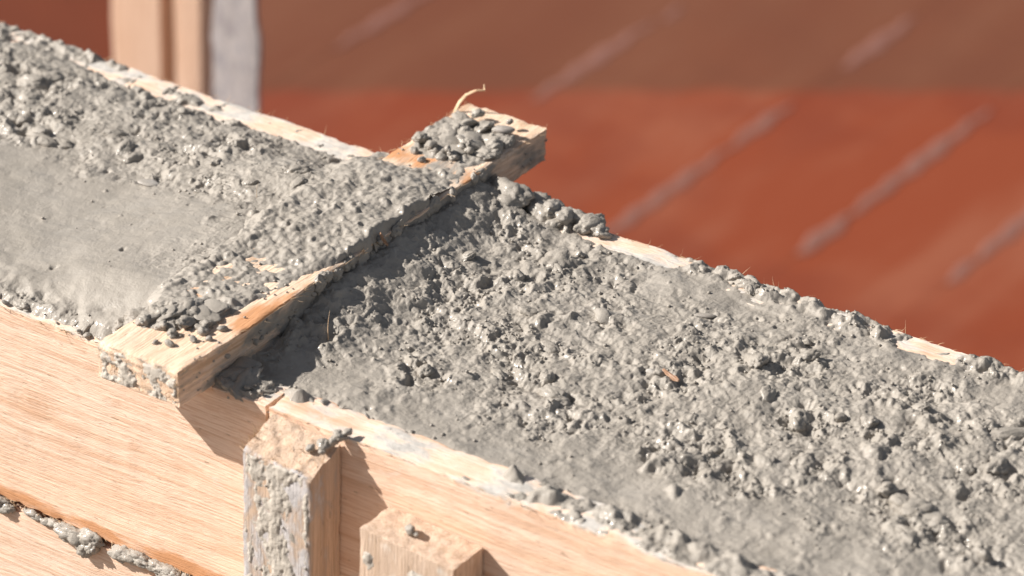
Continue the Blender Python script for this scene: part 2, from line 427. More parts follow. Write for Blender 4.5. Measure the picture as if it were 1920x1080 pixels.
block = timber('block', (0.1862, -0.0310, -0.42), (0.2500, -0.0008, -0.0345), (0.0018, 0.0018, 0.004), M_WB, form,
               stain=lambda x, y, z: np.where(z > -.037, .18, .34) + 0.2 * perlin2(x * 50, z * 40, 5), amp=0.0003, chip=0.0006, deform=block_deform, seed=81)
block['label'] = 'short pale timber block lower than the post'

# splinters along the board edges and on the post top
fi = []
for _ in range(150):
    x = random.uniform(-0.35, 0.5); fi.append(((x, D - random.uniform(0, 0.002), 0.0), (random.gauss(0.9, .8), random.gauss(0.2, .4), random.gauss(0.5, .4)), random.uniform(.0015, .006), random.uniform(.00012, .0003)))
for _ in range(130):
    x = random.uniform(-0.15, 0.42); fi.append(((x, 0.0, -random.uniform(0, 0.0015)), (random.gauss(1, .8), -abs(random.gauss(.3, .3)), random.gauss(0.1, .5)), random.uniform(.0015, .006), random.uniform(.00012, .0003)))
for _ in range(90):
    x = random.uniform(-0.12, 0.10); fi.append(((x, -0.0005, -BH + random.uniform(-.001, .002)), (random.gauss(1, .6), -abs(random.gauss(.2, .2)), -abs(random.gauss(.4, .3))), random.uniform(.002, .007), random.uniform(.00015, .0003)))
for _ in range(120):
    x = random.uniform(.104, .150); y = random.uniform(-.0305, -.002); 
    if random.random() < .6: x = random.uniform(.1025, .106)
    fi.append(((x, y, -0.0095 + (y + .0155) * .33), (random.gauss(-.2, .5), random.gauss(-.2, .4), random.gauss(0.7, .4)), random.uniform(.002, .0065), random.uniform(.00015, .0004)))
tag(fibres('splinter', fi, form), kind='stuff')

# ------------------------------------------------------------------ cross batten
bat = tag(empty('cross_batten', (W / 2, 0.15, 0.0)), 'cement smeared timber batten lying across the formwork over the concrete', 'batten')
def bat_stain(x, y, z):
    top = z > T - 0.002
    side = x > W - 0.002
    s = np.where(top, 0.18 + 0.25 * sstep(0.06, 0.12, y) * (1 - sstep(0.31, 0.33, y)), 0.32)
    s = np.where(side & ~top, 0.46 + 0.3 * sstep(0.02, 0.10, y) * (1 - sstep(0.27, 0.30, y)), s)
    s = np.where(y < YA + 0.002, 0.36, s)
    return s + 0.16 * perlin3(x * 50, y * 40, z * 60, 3)
def bat_deform(V, P):
    V = V.copy(); y = V[:, 1]
    V[:, 0] += 0.0014 * perlin2(y * 22, y * 0 + 5, 2) * (P[:, 0] > .5) + 0.0009 * perlin2(V[:, 2] * 420, y * 16, 1) * (P[:, 0] > .5)
    e = np.where(P[:, 1] > .99, 1.0, np.where(P[:, 1] < .01, -1.0, 0))
    V[:, 1] += e * (0.0007 * perlin2(V[:, 2] * 420, V[:, 0] * 20, 6) + 0.0006 * perlin2(V[:, 0] * 120, V[:, 2] * 60, 7))
    return V
timber('plank', (0, YA, 0.0006), (W, YB, T), (0.0018, 0.003, 0.0012), M_WY, bat, stain=bat_stain, amp=0.0004, chip=0.0009, deform=bat_deform, seed=91, damp=lambda x, y, z: (z > T - .002) * (0.50 * np.exp(-((y - .04) / .025) ** 2) + 0.62 * np.exp(-((y - .262) / .016) ** 2) + 0.38 * sstep(.046, .056, x) * sstep(.02, .05, y) * (1 - sstep(.12, .15, y))))
fi = []
for _ in range(120):
    y = random.uniform(YA, YB); fi.append(((W, y, T - random.uniform(0, .002)), (abs(random.gauss(.4, .3)), random.gauss(0, 1), random.gauss(.1, .5)), random.uniform(.002, .006), random.uniform(.00012, .0003)))
for _ in range(60):
    x = random.uniform(0, W); fi.append(((x, YA, random.uniform(.002, T)), (random.gauss(0, .5), -abs(random.gauss(.5, .3)), random.gauss(0, .5)), random.uniform(.0015, .004), random.uniform(.00012, .0003)))
    fi.append(((x, YB, random.uniform(.002, T)), (random.gauss(0, .5), abs(random.gauss(.5, .3)), random.gauss(0, .5)), random.uniform(.0015, .004), random.uniform(.00012, .0003)))
for _ in range(40):
    y = random.uniform(.22, YB); fi.append(((0, y, T), (-abs(random.gauss(.4, .3)), random.gauss(0, 1), random.gauss(.3, .4)), random.uniform(.002, .005), random.uniform(.00012, .0003)))
tag(fibres('splinter', fi, bat), kind='stuff')
# the curled sliver standing at the far end
pts = [(0.001, .328, .024), (0.002, .332, .030), (.006, .334, .036), (.011, .337, .039), (.0145, .341, .0385), (.013, .343, .041)]
V, Fq = [], []
for k, c in enumerate(pts):
    r = .0016 * (1 - .13 * k)
    for j in range(5):
        a = j * 1.2566; V.append((c[0] - W / 2 + r * math.cos(a), c[1] - .15 + r * .5 * math.sin(a), c[2] + r * .6 * math.sin(a)))
for k in range(len(pts) - 1):
    for j in range(5): Fq.append((k * 5 + j, k * 5 + (j + 1) % 5, k * 5 + 5 + (j + 1) % 5, k * 5 + 5 + j))
link('sliver', mesh_from('sliver', V, Fq), M_FIB, bat)

# ------------------------------------------------------------------ fresh concrete: main surface
STEP = 0.00062
FX0, FX1 = -0.44, 0.60
xs = np.concatenate([np.arange(X0, FX0, 0.005), np.arange(FX0, FX1, STEP), np.arange(FX1, X1 + .001, 0.005)])
ys = np.arange(0.0006, D - 0.0004, STEP)
X, Y = np.meshgrid(xs, ys, indexing='ij')

nL = fbm2(X * 18, Y * 18, 3, 1); nM = fbm2(X * 60, Y * 60, 3, 21); nS = fbm2(X * 190, Y * 190, 3, 41)
# roughness of the surface, left and right of the batten
roughL = sstep(0.135, 0.175, Y + 0.012 * nL) * 0.95
roughL = np.maximum(roughL, 0.75 * np.exp(-(((X + 0.005) / 0.035) ** 2)) * sstep(0.045, 0.07, Y))
roughL = np.maximum(roughL, 0.11)
roughL = np.maximum(roughL, 0.9 * (1 - sstep(0.010, 0.022, Y + 0.006 * nM)))
nearline = np.interp(X, [0.06, 0.10, 0.16, 0.24, 0.32, 0.42, 0.6], [0.02, 0.062, 0.075, 0.060, 0.070, 0.085, 0.08])
roughR = 0.30 + 0.70 * sstep(-0.012, 0.022, Y - nearline + 0.022 * nL)
roughR *= 1 - 0.55 * sstep(0.245, 0.262, Y + 0.006 * nL) * sstep(0.13, 0.2, X)
roughR *= 1 - 0.65 * np.exp(-((X - 0.225) / 0.05) ** 2 - ((Y - 0.255) / 0.02) ** 2)
isL = X < W * 0.5
rough = np.where(isL, roughL, roughR)
clus = 0.16 + 0.84 * sstep(-0.30, 0.40, fbm2(X * 24, Y * 24, 4, 31, 0.6))
inner = sstep(TB - 0.003, TB + 0.003, Y) * (1 - sstep(D - TB - 0.003, D - TB + 0.003, Y))

# base level
ramp = sstep(-0.16, 0.0, X) ** 1.2
Ry = sstep(-0.005, 0.03, Y) * (1 - sstep(0.205, 0.25, Y))
zL = 0.0055 + 0.0175 * ramp * Ry + (0.0008 + 0.0014 * rough) * nL + 0.004 * sstep(.16, .2, Y) * (1 - sstep(.23, .262, Y))
zL += 0.0012 * nM * (0.15 + rough)
mound = np.exp(-((X - W) / 0.032) ** 2) * (0.017 * sstep(0.015, 0.12, Y))
zR = -0.0015 + 0.0022 * nL + mound + 0.0014 * nM * (0.2 + rough) + 0.003 * sstep(.1, .2, Y)
# over the far board: bare, spilled, bare ... along its length
sp_far = np.interp(X, [-1.2, -.26, -.22, -.12, -.06, -.02, .0, .06, .14, .148, .195, .21, .34, .355, .385, .402, .6, 1.2],
                   [.5, .5, -.45, -.75, -.45, -.5, -.5, .45, .4, -.8, -.8, .62, .60, -.30, -.45, .6, .6, .6])
sp_near = np.interp(X, [-1.2, -.04, -.02, 0.0, .06, .085, .10, .24, .26, .30, .34, .38, .42, .6, 1.2],
                    [.8, .8, .3, .2, 1.0, .7, -.95, -.9, -.45, -.15, -.3, -.05, .4, .5, .5])
edge_f = sstep(D - TB, D - TB * 0.45, Y); edge_n = 1 - sstep(TB * 0.2, TB * 1.9, Y)
spn = fbm2(X * 70, Y * 70, 4, 61, 0.6)
z_far = 0.0042 * (sp_far + 0.85 * spn)
z_near_R = 0.0034 * (sp_near + 1.0 * spn)
for bx_, by_, rx_, ry_, bh_ in [(.108, .019, .011, .006, .0085), (.253, .020, .006, .006, .0075), (.284, .017, .014, .009, .0075), (.322, .019, .012, .009, .0080), (.305, .008, .005, .004, .006), (.345, .022, .008, .006, .006), (.368, .018, .016, .009, .0085), (.40, .013, .016, .010, .007)]:
    z_near_R = z_near_R + bh_ * np.exp(-((X - bx_) / rx_) ** 2 - ((Y - by_) / ry_) ** 2) * (0.75 + 0.5 * nM)
zL_n = 0.0050 + 0.0022 * nM + 0.006 * sstep(-.06, .0, X) * sstep(.006, .02, Y)
zL_n -= 0.009 * (1 - sstep(0.0, 0.010 + 0.004 * nM, Y))
Z = np.where(isL, zL * (1 - edge_n) + zL_n * edge_n, zR)
wn_ = 1 - sstep(TB * 0.85, TB * 1.12, Y + 0.0015 * nM)
Z = np.where(isL, Z, Z * (1 - wn_) + z_near_R * wn_)
ofs = np.where(isL, 0.32, 0.0)
wf_ = sstep(D - TB * (0.80 + ofs), D - TB * (0.50 + ofs), Y + 0.0030 * nM)
Z = np.where((Y > D - TB) & ~isL, np.maximum(Z, 0.0012 + 0.0008 * nM), Z)
Z = Z * (1 - wf_) + z_far * wf_
# spilled material on the boards is crumbly
rough = np.where((wf_ > .5) & (sp_far > 0), np.maximum(rough, .8), rough)
rough = np.where((wn_ > .5) & (~isL), 0.45, rough)
hidden_b = (X > 0.003) & (X < W - 0.003)
Z = np.where(hidden_b, np.minimum(Z, T - 0.004), Z)
Zbase = Z.copy()

# wet clods pressed into the surface: many irregular caps, large to small
def stamp(cx, cy, r, h, asp, ang, p, sink, tilt, neg=False):
    i0 = np.searchsorted(xs, cx - r * 1.5); i1 = np.searchsorted(xs, cx + r * 1.5)
    j0 = np.searchsorted(ys, cy - r * 1.5); j1 = np.searchsorted(ys, cy + r * 1.5)
    if i1 - i0 < 2 or j1 - j0 < 2: return
    dx = X[i0:i1, j0:j1] - cx; dy = Y[i0:i1, j0:j1] - cy
    ca, sa = math.cos(ang), math.sin(ang)
    u = (dx * ca + dy * sa) / r; v = (-dx * sa + dy * ca) / (r * asp)
    th = np.arctan2(v, u); ph = ang * 7
    rho = np.sqrt(u * u + v * v) / (1 + 0.20 * np.sin(2 * th + ph) + 0.14 * np.sin(3 * th + ph * 2.3) + 0.10 * np.sin(5 * th + ph * 3.1) + 0.07 * np.sin(9 * th + ph))
    m = rho < 1
    if not m.any(): return
    prof = np.clip(1 - rho ** p, 0, 1) ** 0.8
    zc = Z[min(i0 + (i1 - i0) // 2, len(xs) - 1), min(j0 + (j1 - j0) // 2, len(ys) - 1)]
    sub = Z[i0:i1, j0:j1]
    if neg:
        sub[m] = sub[m] - (h * prof)[m]
    else:
        top = zc - sink + (h + sink) * prof * (1 + tilt * u)
        sub[m] = np.maximum(sub[m], top[m])
def blur(A, n):
    for _ in range(n):
        P_ = np.pad(A, 1, mode='edge'); A = (P_[:-2, 1:-1] + 2 * P_[1:-1, 1:-1] + P_[2:, 1:-1]) / 4
        P_ = np.pad(A, 1, mode='edge'); A = (P_[1:-1, :-2] + 2 * P_[1:-1, 1:-1] + P_[1:-1, 2:]) / 4
    return A
def rough_at(cx, cy):
    i, j = min(np.searchsorted(xs, cx), len(xs) - 1), min(np.searchsorted(ys, cy), len(ys) - 1)
    return rough[i, j] * clus[i, j]
def z_at(cx, cy):
    return Z[min(np.searchsorted(xs, cx), len(xs) - 1), min(np.searchsorted(ys, cy), len(ys) - 1)]
def scatter(n, rmin, rmax, hk, power, neg=False, xr=(FX0, FX1), pw=1.0):
    for _ in range(n):
        cx = random.uniform(*xr); cy = random.uniform(0.002, D - 0.002)
        rg = rough_at(cx, cy)
        if random.random() > rg ** pw: continue
        if 0.001 < cx < W - 0.001: continue
        if cy < TB and cx > W and Z[np.searchsorted(xs, cx), np.searchsorted(ys, cy)] < 0: continue
        r = rmin * (rmax / rmin) ** (random.random() ** power)
        stamp(cx, cy, r, r * random.uniform(*hk), random.uniform(.55, 1), random.uniform(0, 6.28), random.uniform(1.8, 5), r * .25, random.gauss(0, .35), neg)
wx = X + 0.004 * nM; wy = Y + 0.004 * np.roll(nM, 97, 0)
t1 = fbm2(wx * 55, wy * 55, 4, 201, 0.55); t2 = fbm2(wx * 120, wy * 120, 4, 211, 0.55); t3 = fbm2(wx * 260, wy * 260, 3, 221, 0.6)
gate = rough * clus * np.where((wn_ > .5) & ~isL, 0.4, 1.0)
Z += gate * (0.0034 * sstep(-0.15, 0.45, t1) + 0.0012 * sstep(-0.10, 0.40, t2) + 0.0005 * sstep(-0.1, 0.4, t3) - 0.0022)
Z -= gate * 0.0022 * sstep(0.45, 0.8, -t2) 
scatter(120, .006, .012, (.22, .42), 1.5, pw=1.5)
scatter(320, .0035, .0065, (.30, .55), 1.5, pw=1.6)
Z = blur(Z, 1)
scatter(150, .004, .008, (.35, .6), 1.3, neg=True, pw=1.5)
scatter(480, .0018, .0036, (.32, .56), 1.5, pw=1.4)
scatter(500, .0013, .0030, (.5, 1.0), 1.3, neg=True, pw=1.0)
Z = blur(Z, 1)
Z = blur(Z, 1)
scatter(2600, .0009, .0019, (.35, .7), 1.3)
for xr in ((X0, FX0), (FX1, X1)):
    scatter(300, .006, .012, (.2, .45), 1.5, xr=xr)
Zst = Z.copy()
# crumbly grain everywhere, stronger where rough
rid = 1 - np.abs(fbm2(X * 75 + 0.6 * nM, Y * 75, 3, 74)) * 1.6
Z += 0.0007 * (rid - 0.55) * rough * inner * (X < 9)
fine = perlin2(X * 330, Y * 330, 71); fine2 = perlin2(X * 620, Y * 620, 72); bil = np.abs(perlin2(X * 150, Y * 150, 73))
Z += (0.00026 * fine + 0.00026 * fine2) * (0.22 + 0.8 * rough) + (0.00042 * fine2 + 0.00045 * np.abs(perlin2(X * 430, Y * 430, 75))) * rough * clus + 0.00022 * perlin2(X * 7 + 3 * Y, (Y + 0.35 * X * X) * 170, 76) * (1 - rough) * inner + 0.0009 * (bil - 0.25) * rough * inner
DX = 0.0006 * perlin2(X * 240, Y * 240, 81) * rough; DY = 0.0006 * perlin2(X * 240, Y * 240, 82) * rough
Z[:, :2] = -0.004; Z[:, -2:] = -0.004
DX[:, :3] = 0; DX[:, -3:] = 0; DY[:, :3] = 0; DY[:, -3:] = 0
# the overhang of lumps: higher ground leans a little away
nx, ny = X.shape
idx = np.arange(nx * ny).reshape(nx, ny)
quads = np.stack([idx[:-1, :-1], idx[1:, :-1], idx[1:, 1:], idx[:-1, 1:]], -1).reshape(-1, 4)
concrete = link('fresh_concrete', mesh_from('fresh_concrete', np.stack([X + DX, Y + DY, Z], -1).reshape(-1, 3), quads), M_CONC)
tag(concrete, 'lumpy wet grey concrete poured between the formwork boards', 'concrete')

# ------------------------------------------------------------------ concrete smeared over the batten
bx = np.arange(-0.030, W + 0.0062, 0.0007); by = np.arange(YA + 0.001, YB - 0.001, 0.0007)
BX, BY = np.meshgrid(bx, by, indexing='ij')
bn = fbm2(BX * 45, BY * 45, 4, 101, 0.55); bn2 = fbm2(BX * 160, BY * 160, 3, 111)
cov = np.interp(BY, [-.032, -.008, .008, .030, .05, .10, .13, .225, .245, .27, .285, .318, .330, .345], [-1.2, -1.1, .15, .7, .45, .5, 1.1, 1.1, .2, -.25, .9, .7, -.9, -1.3])
right = np.interp(BY, [-.03, .03, .10, .125, .15, .24, .27, .29, .32, .345], [.034, .044, .052, .058, .064, .064, .056, .056, .046, .040])
cov = cov - 1.6 * sstep(right - 0.006, right + 0.003, BX + 0.004 * bn) - 0.5 * (1 - sstep(.0, .012, BX)) * sstep(.24, .26, BY)
BZ = T + 0.0030 * (cov * 0.8 + 0.7 * bn) + 0.0008 * bn2
thick = sstep(.12, .15, BY) * (1 - sstep(.23, .255, BY))
BZ += 0.003 * thick * (1 - sstep(right - .004, right, BX))
# falls away over the right-hand arris, hugging the side
over = sstep(W - 0.003, W + 0.003, BX + 0.0025 * bn)
BZ -= 0.012 * over
# melts into the pour on the left
lf = 1 - sstep(-0.030, -0.004, BX)
BZ -= 0.012 * lf
BZ -= 0.018 * (1 - sstep(.012, .045, BY)) * (1 - sstep(-.012, .001, BX))
X_, Y_, Z_ = X, Y, Z; xs_, ys_ = xs, ys; X, Y, xs, ys = BX, BY, bx, by; Z = BZ
for _ in range(600):
    cx = random.uniform(-.028, W + .003); cy = random.uniform(.0, .325)
    if z_at(cx, cy) < T: continue
    r = .0011 * 4.2 ** (random.random() ** 1.6)
    stamp(cx, cy, r, r * random.uniform(.25, .5), random.uniform(.6, 1), random.uniform(0, 6.28), random.uniform(1.8, 4), r * .25, random.gauss(0, .3))
BZ = blur(Z, 1) + 0.0003 * perlin2(BX * 330, BY * 330, 121) + 0.0003 * perlin2(BX * 640, BY * 640, 122) + 0.0009 * (np.abs(perlin2(BX * 170, BY * 170, 123)) - .25)
X, Y, Z, xs, ys = X_, Y_, Z_, xs_, ys_
BDX = 0.0012 * perlin2(BY * 150, BZ * 150, 125) * sstep(W - .002, W + .003, BX)
# outside the wall there is only what lies on the batten itself
bi = np.arange(BX.size).reshape(BX.shape)
bq = np.stack([bi[:-1, :-1], bi[1:, :-1], bi[1:, 1:], bi[:-1, 1:]], -1).reshape(-1, 4)
bzf = BZ.ravel(); bxf = BX.ravel(); byf = BY.ravel()
floor_ = np.where((bxf < 0) , -0.02, np.where(bxf > W, 0.0, T - 0.003))
keep = (bzf > floor_) & ~((bxf < 0.0) & ((byf < 0.012) | (byf > 0.262))) & ~((bxf > W + 0.0012 + 0.0030 * bn.ravel()) | ((bxf > W) & ((byf < .1) | (byf > .275))))
bq = bq[keep[bq].all(1)]
used = np.unique(bq); rm = -np.ones(BX.size, int); rm[used] = np.arange(len(used))
BV = np.stack([BX + BDX, BY, BZ], -1).reshape(-1, 3)[used]
sm = link('smear', mesh_from('smear', BV, rm[bq]), M_CONC, concrete)
sm['label'] = 'crumbly concrete spread over the batten'

# ------------------------------------------------------------------ loose clods (shared meshes)
def clod_mesh(seed, sub=4, flat=0.8, rugged=0.22):
    bm = bmesh.new(); bmesh.ops.create_icosphere(bm, subdivisions=sub, radius=1)
    V = np.array([v.co[:] for v in bm.verts]); x, y, z = V.T
    d = rugged * perlin3(x * 1.3, y * 1.3, z * 1.3, seed) + rugged * .9 * np.abs(perlin3(x * 2.6, y * 2.6, z * 2.6, seed + 3)) + rugged * .55 * perlin3(x * 5.5, y * 5.5, z * 5.5, seed + 5) + rugged * .55 * np.abs(perlin3(x * 9, y * 9, z * 9, seed + 7)) + rugged * .42 * perlin3(x * 17, y * 17, z * 17, seed + 8)
    if rugged > .15:
        g = np.random.default_rng(seed); lob = np.zeros(len(V))
        for _ in range(26):
            q = g.normal(size=3); q /= np.linalg.norm(q); w = g.uniform(.16, .48); a = g.uniform(.10, .34)
            c = np.clip(1 - (1 - V @ q) / (w * w * .9), 0, 1); lob = np.maximum(lob, a * np.sqrt(c))
        d = d * .75 + lob - .08
    V = V * (1 + d)[:, None] * np.array([1.0, random.uniform(.62, .95), flat])
    for v, c in zip(bm.verts, V): v.co = c
    me = bpy.data.meshes.new('clod'); bm.to_mesh(me); bm.free()
    me.polygons.foreach_set('use_smooth', np.ones(len(me.polygons), bool)); me.materials.append(M_CONC)
    return me
CL = [clod_mesh(31 + 9 * k, 4, random.uniform(.65, .9), random.uniform(.24, .36)) for k in range(9)]
CS = [clod_mesh(131 + 9 * k, 3, random.uniform(.6, .9), random.uniform(.22, .36)) for k in range(6)]
def clod(p, r, sq=None, big=None, parent=concrete, rot=None, name='clod'):
    me = random.choice(CL if (big or r > .0035) else CS)
    o = bpy.data.objects.new(name, me); COL.objects.link(o); o.parent = parent
    pl = np.array(parent.location)
    o.location = (p[0] - pl[0], p[1] - pl[1], p[2] - pl[2])
    s = sq or (1, 1, 1); o.scale = (r * s[0], r * s[1], r * s[2])
    o.rotation_euler = rot if rot else (random.gauss(0, .3), random.gauss(0, .3), random.uniform(0, 6.28))
    return o
# heap on the far board right of the batten
for x, y, z, r in [(.078, .280, .012, .0125), (.066, .283, .011, .009), (.090, .288, .006, .008), (.098, .281, .006, .008), (.106, .286, .007, .0095), (.115, .285, .007, .0085),
                   (.124, .288, .006, .0075), (.131, .287, .006, .0085), (.139, .286, .004, .0058), (.072, .268, .009, .009), (.062, .272, .013, .009), (.112, .276, .004, .006),
                   (.066, .258, .010, .007), (.120, .279, .003, .005), (.144, .284, .003, .0035)]:
    clod((x, y, z - .0015), r * .95, (1.15, 1, .75))
for _ in range(8):
    x = random.uniform(.205, .345); clod((x, random.uniform(.268, .290), random.uniform(.000, .003)), .0011 * 3.2 ** random.random())
for x, y, r in [(.247, .283, .0066), (.253, .279, .0045), (.262, .281, .0052), (.236, .285, .0042), (.215, .284, .0034), (.288, .284, .003), (.31, .281, .0034)]:
    clod((x, y, .0018), r * .85, (1.15, 1, .75))
for _ in range(6):
    x = random.uniform(.40, .55); clod((x, random.uniform(.268, .290), random.uniform(.000, .003)), .0014 * 3.4 ** random.random())
# near end of the batten
for x, y, r, k in [(.014, .016, .0085, .5), (.023, .022, .0095, .5), (.034, .027, .008, .45), (.008, .008, .006, .5), (.020, .008, .006, .5), (.029, .016, .0075, .5), (.040, .020, .005, .5), (.018, .028, .010, .5), (.030, .034, .009, .4)]:
    clod((x, y, T + .0012), r, (1.15, 1, k))
for _ in range(14):
    x = random.gauss(.022, .014); y = random.gauss(.016, .010)
    if not (.002 < x < .056): continue
    clod((x, y, T + random.uniform(.000, .0035)), random.uniform(.0014, .0036))
for x, y, r in [(.012, .012, .0050), (.026, .024, .0052), (.008, .001, .0042), (.020, .002, .0036), (.030, .000, .0034), (.043, .012, .0034), (.044, .002, .0026), (.036, -.010, .0030), (.050, .022, .0028), (.028, -.013, .0020), (.051, .008, .0022)]:
    clod((x, y, T + r * .35), r)
# far end of the batten
for x, y, r, k in [(.018, .298, .009, .5), (.030, .304, .010, .5), (.040, .296, .0095, .5), (.026, .288, .009, .45), (.044, .308, .008, .5), (.016, .312, .008, .5), (.028, .318, .0085, .5), (.036, .286, .008, .4), (.050, .292, .007, .5), (.010, .322, .006, .5)]:
    clod((x, y, T + .0015), r, (1.15, 1, k))
for _ in range(22):
    x = random.gauss(.028, .013); y = random.gauss(.302, .014)
    if not (.001 < x < .057) or y > .334: continue
    clod((x, y, T + random.uniform(.002, .0065)), random.uniform(.0016, .0042))
for x, y, r in [(.030, .272, .0035), (.036, .276, .004), (.022, .262, .0026), (.012, .268, .003), (.010, .275, .003), (.053, .312, .005), (.050, .300, .0055), (.055, .294, .004)]:
    clod((x, y, T + r * .3), r)
# caked on the shaded side of the batten
for _ in range(90):
    y = random.uniform(.10, .275); z = random.uniform(.003, .023)
    clod((W + random.uniform(-.0015, .0005), y, z), random.uniform(.0024, .0058), rot=(random.uniform(0, 6), 0, 0)).scale.x *= .55
for _ in range(9):
    y = random.uniform(.01, .115); clod((W + random.uniform(-.0008, .0005), y, random.uniform(.003, .021)), random.uniform(.0010, .0022))
# under the batten at the near board
for x, y, z, r in [(.066, .012, .003, .009), (.074, .010, .002, .009), (.082, .014, .001, .008), (.068, .004, .002, .006), (.077, .003, .000, .005), (.064, .020, .005, .008)]:
    clod((x, y, z), r, (1.2, 1, .55))
for _ in range(16):
    clod((random.uniform(.060, .090), random.uniform(.001, .020), random.uniform(.001, .005)), .0011 * 3 ** random.random())
# along the near edge on the left
for _ in range(34):
    x = random.uniform(-.16, -.004); clod((x, random.uniform(.001, .012), random.uniform(-.0005, .002)), .0009 * 3 ** random.random(), (1.2, 1, .7))
for x, r in [(-.040, .0045), (-.022, .0052), (-.015, .0058), (-.088, .0038), (-.006, .005)]:
    clod((x, .006, .0015), r, (1.3, 1.0, .7))
for x, y, z, r in [(-.004, .012, .012, .008), (-.006, .018, .014, .008), (-.010, .010, .007, .008), (-.003, .006, .008, .007), (-.014, .014, .009, .007)]:
    clod((x, y, z), r, (1.1, 1.0, .8))
# dabs on the near board
for x, y, r in [(.122, .024, .0028), (.257, .018, .0032), (.287, .014, .0034), (.270, .008, .0022), (.331, .016, .0034), (.356, .020, .003), (.311, .004, .0022), (.133, .025, .0016), (.15, .026, .0016), (.18, .027, .0012)]:
    clod((x, y, r * .12), r, (1.25, 1.0, .5))
# on the post and block
for x, z, r in [(.129, -.020, .0018), (.139, -.058, .0024)]:
    clod((x, -.0304, z), r, rot=(0, random.uniform(0, 6), 0)).scale = (r * 1.5, r * .24, r * .9)
for x, y, z, r in [(.146, -.010, -.003, .0036), (.150, -.006, -.001, .0034), (.152, -.003, .0015, .0038), (.155, .000, .0035, .003), (.139, -.014, -.006, .0026), (.148, -.0145, -.005, .002)]:
    clod((x, y, z), r)
clod((.2115, -.0175, -.0315), .0034); clod((.216, -.018, -.0325), .0018)
# squeezed out of the joint between the two upper boards
for x in np.arange(-.118, .06, .0042):
    if -.096 < x < -.088 or -.073 < x < -.06 or -.026 < x < -.010: 
        if random.random() < .75: continue
    big = (-.058 < x < -.030) or (-.010 < x < .030) or x < -.1
    r = random.uniform(.0046, .0068) if big else random.uniform(.002, .0035)
    clod((x, .000 - r * .2, -BH - .0022 - r * .2 + random.gauss(0, .0008)), r, (1.3, .9, .9), rot=(random.uniform(0, 6), random.gauss(0, .2), random.gauss(0, .2)))
clod((-.036, -.004, -BH - .010), .0052, (.8, .8, 1.3)); clod((-.030, -.0035, -BH - .006), .0045)
# larger lumps lying in the pour
for x, y, r in [(.138, .236, .0105), (.146, .230, .0065), (.095, .205, .0065), (.183, .112, .0070), (.222, .110, .0085), (.229, .106, .0065), (.258, .170, .0060), (.250, .166, .005), (.30, .205, .008), (.325, .178, .0065),
                (.322, .228, .007), (.43, .135, .009), (.444, .128, .0085), (.455, .128, .0105), (.468, .120, .0085), (.36, .12, .0075), (.385, .19, .0085), (.35, .15, .0065), (.40, .22, .008), (.47, .19, .009), (.13, .15, .0065), (.16, .18, .007), (.20, .20, .008), (.19, .155, .0075), (.115, .17, .006),
                (-.205, .170, .010), (-.195, .176, .008), (-.215, .176, .007), (-.260, .222, .011), (-.252, .232, .009), (-.154, .186, .008), (-.142, .184, .0075), (-.110, .193, .0085), (-.100, .190, .007), (-.09, .20, .0065), (-.17, .20, .007), (-.03, .205, .007), (-.02, .19, .006), (.005, .185, .0065), (-.05, .18, .005), (-.118, .168, .0055), (-.06, .172, .0042), (-.075, .162, .003)]:
    clod((x, y, z_at(x, y) - r * .2), r * .8, (1.2, 1, .75))
n = 0
while n < 16:
    x = random.uniform(-.34, .52); y = random.uniform(.03, D - .03)
    if -.03 < x < W + .01 or random.random() > rough_at(x, y) ** 2: continue
    r = random.uniform(.0028, .0052); clod((x, y, z_at(x, y) + r * .1), r); n += 1

# crumbs: too many and too small to pick apart
def crumbs():
    me0 = []
    for k in range(5):
        bm = bmesh.new(); bmesh.ops.create_icosphere(bm, subdivisions=1, radius=1)
        V = np.array([v.co[:] for v in bm.verts]); V *= (1 + .35 * perlin3(V[:, 0] * 2, V[:, 1] * 2, V[:, 2] * 2, k))[:, None]
        me0.append((V, np.array([[v.index for v in f.verts] for f in bm.faces]))); bm.free()
    Vs, Fs, off = [], [], 0
    def put(p, r):
        nonlocal off
        V, F = random.choice(me0); a = random.uniform(0, 6.28); c, s = math.cos(a), math.sin(a)
        V = V @ np.array([[c, s, 0], [-s, c, 0], [0, 0, .8]]) * r + np.array(p)
        Vs.append(V); Fs.append(F + off); off += len(V)
    k = 0
    while k < 1600:
        x = random.uniform(-.36, .54); y = random.uniform(.002, D - .002)
        if -.002 < x < W + .001 or random.random() > rough_at(x, y) ** 1.5: continue
        z = z_at(x, y)
        if z < -0.0004 and (y < TB or y > D - TB): continue
        r = .0005 * 2.6 ** random.random(); put((x, y, z + r * .4), r); k += 1
    for _ in range(90):
        x = random.uniform(.001, W - .002); y = random.choice([random.gauss(.02, .02), random.gauss(.29, .025), random.gauss(.07, .03)])
        if YA < y < .335: r = random.uniform(.0004, .0011); put((x, y, T + r * .5), r)
    for _ in range(16):
        put((W + .0004, random.uniform(YA, .12), random.uniform(.003, T - .002)), random.uniform(.0005, .0012))
    for _ in range(12):
        put((W + .0004, random.uniform(.27, YB), random.uniform(.003, T - .002)), random.uniform(.0004, .0009))
    for _ in range(8):
        put((random.uniform(.105, .150), -.0308, random.uniform(-.1, -.012)), random.uniform(.0005, .0012))
    return link('crumb', mesh_from('crumb', np.concatenate(Vs), np.concatenate(Fs)), M_CONC, concrete)
tag(crumbs(), kind='stuff')

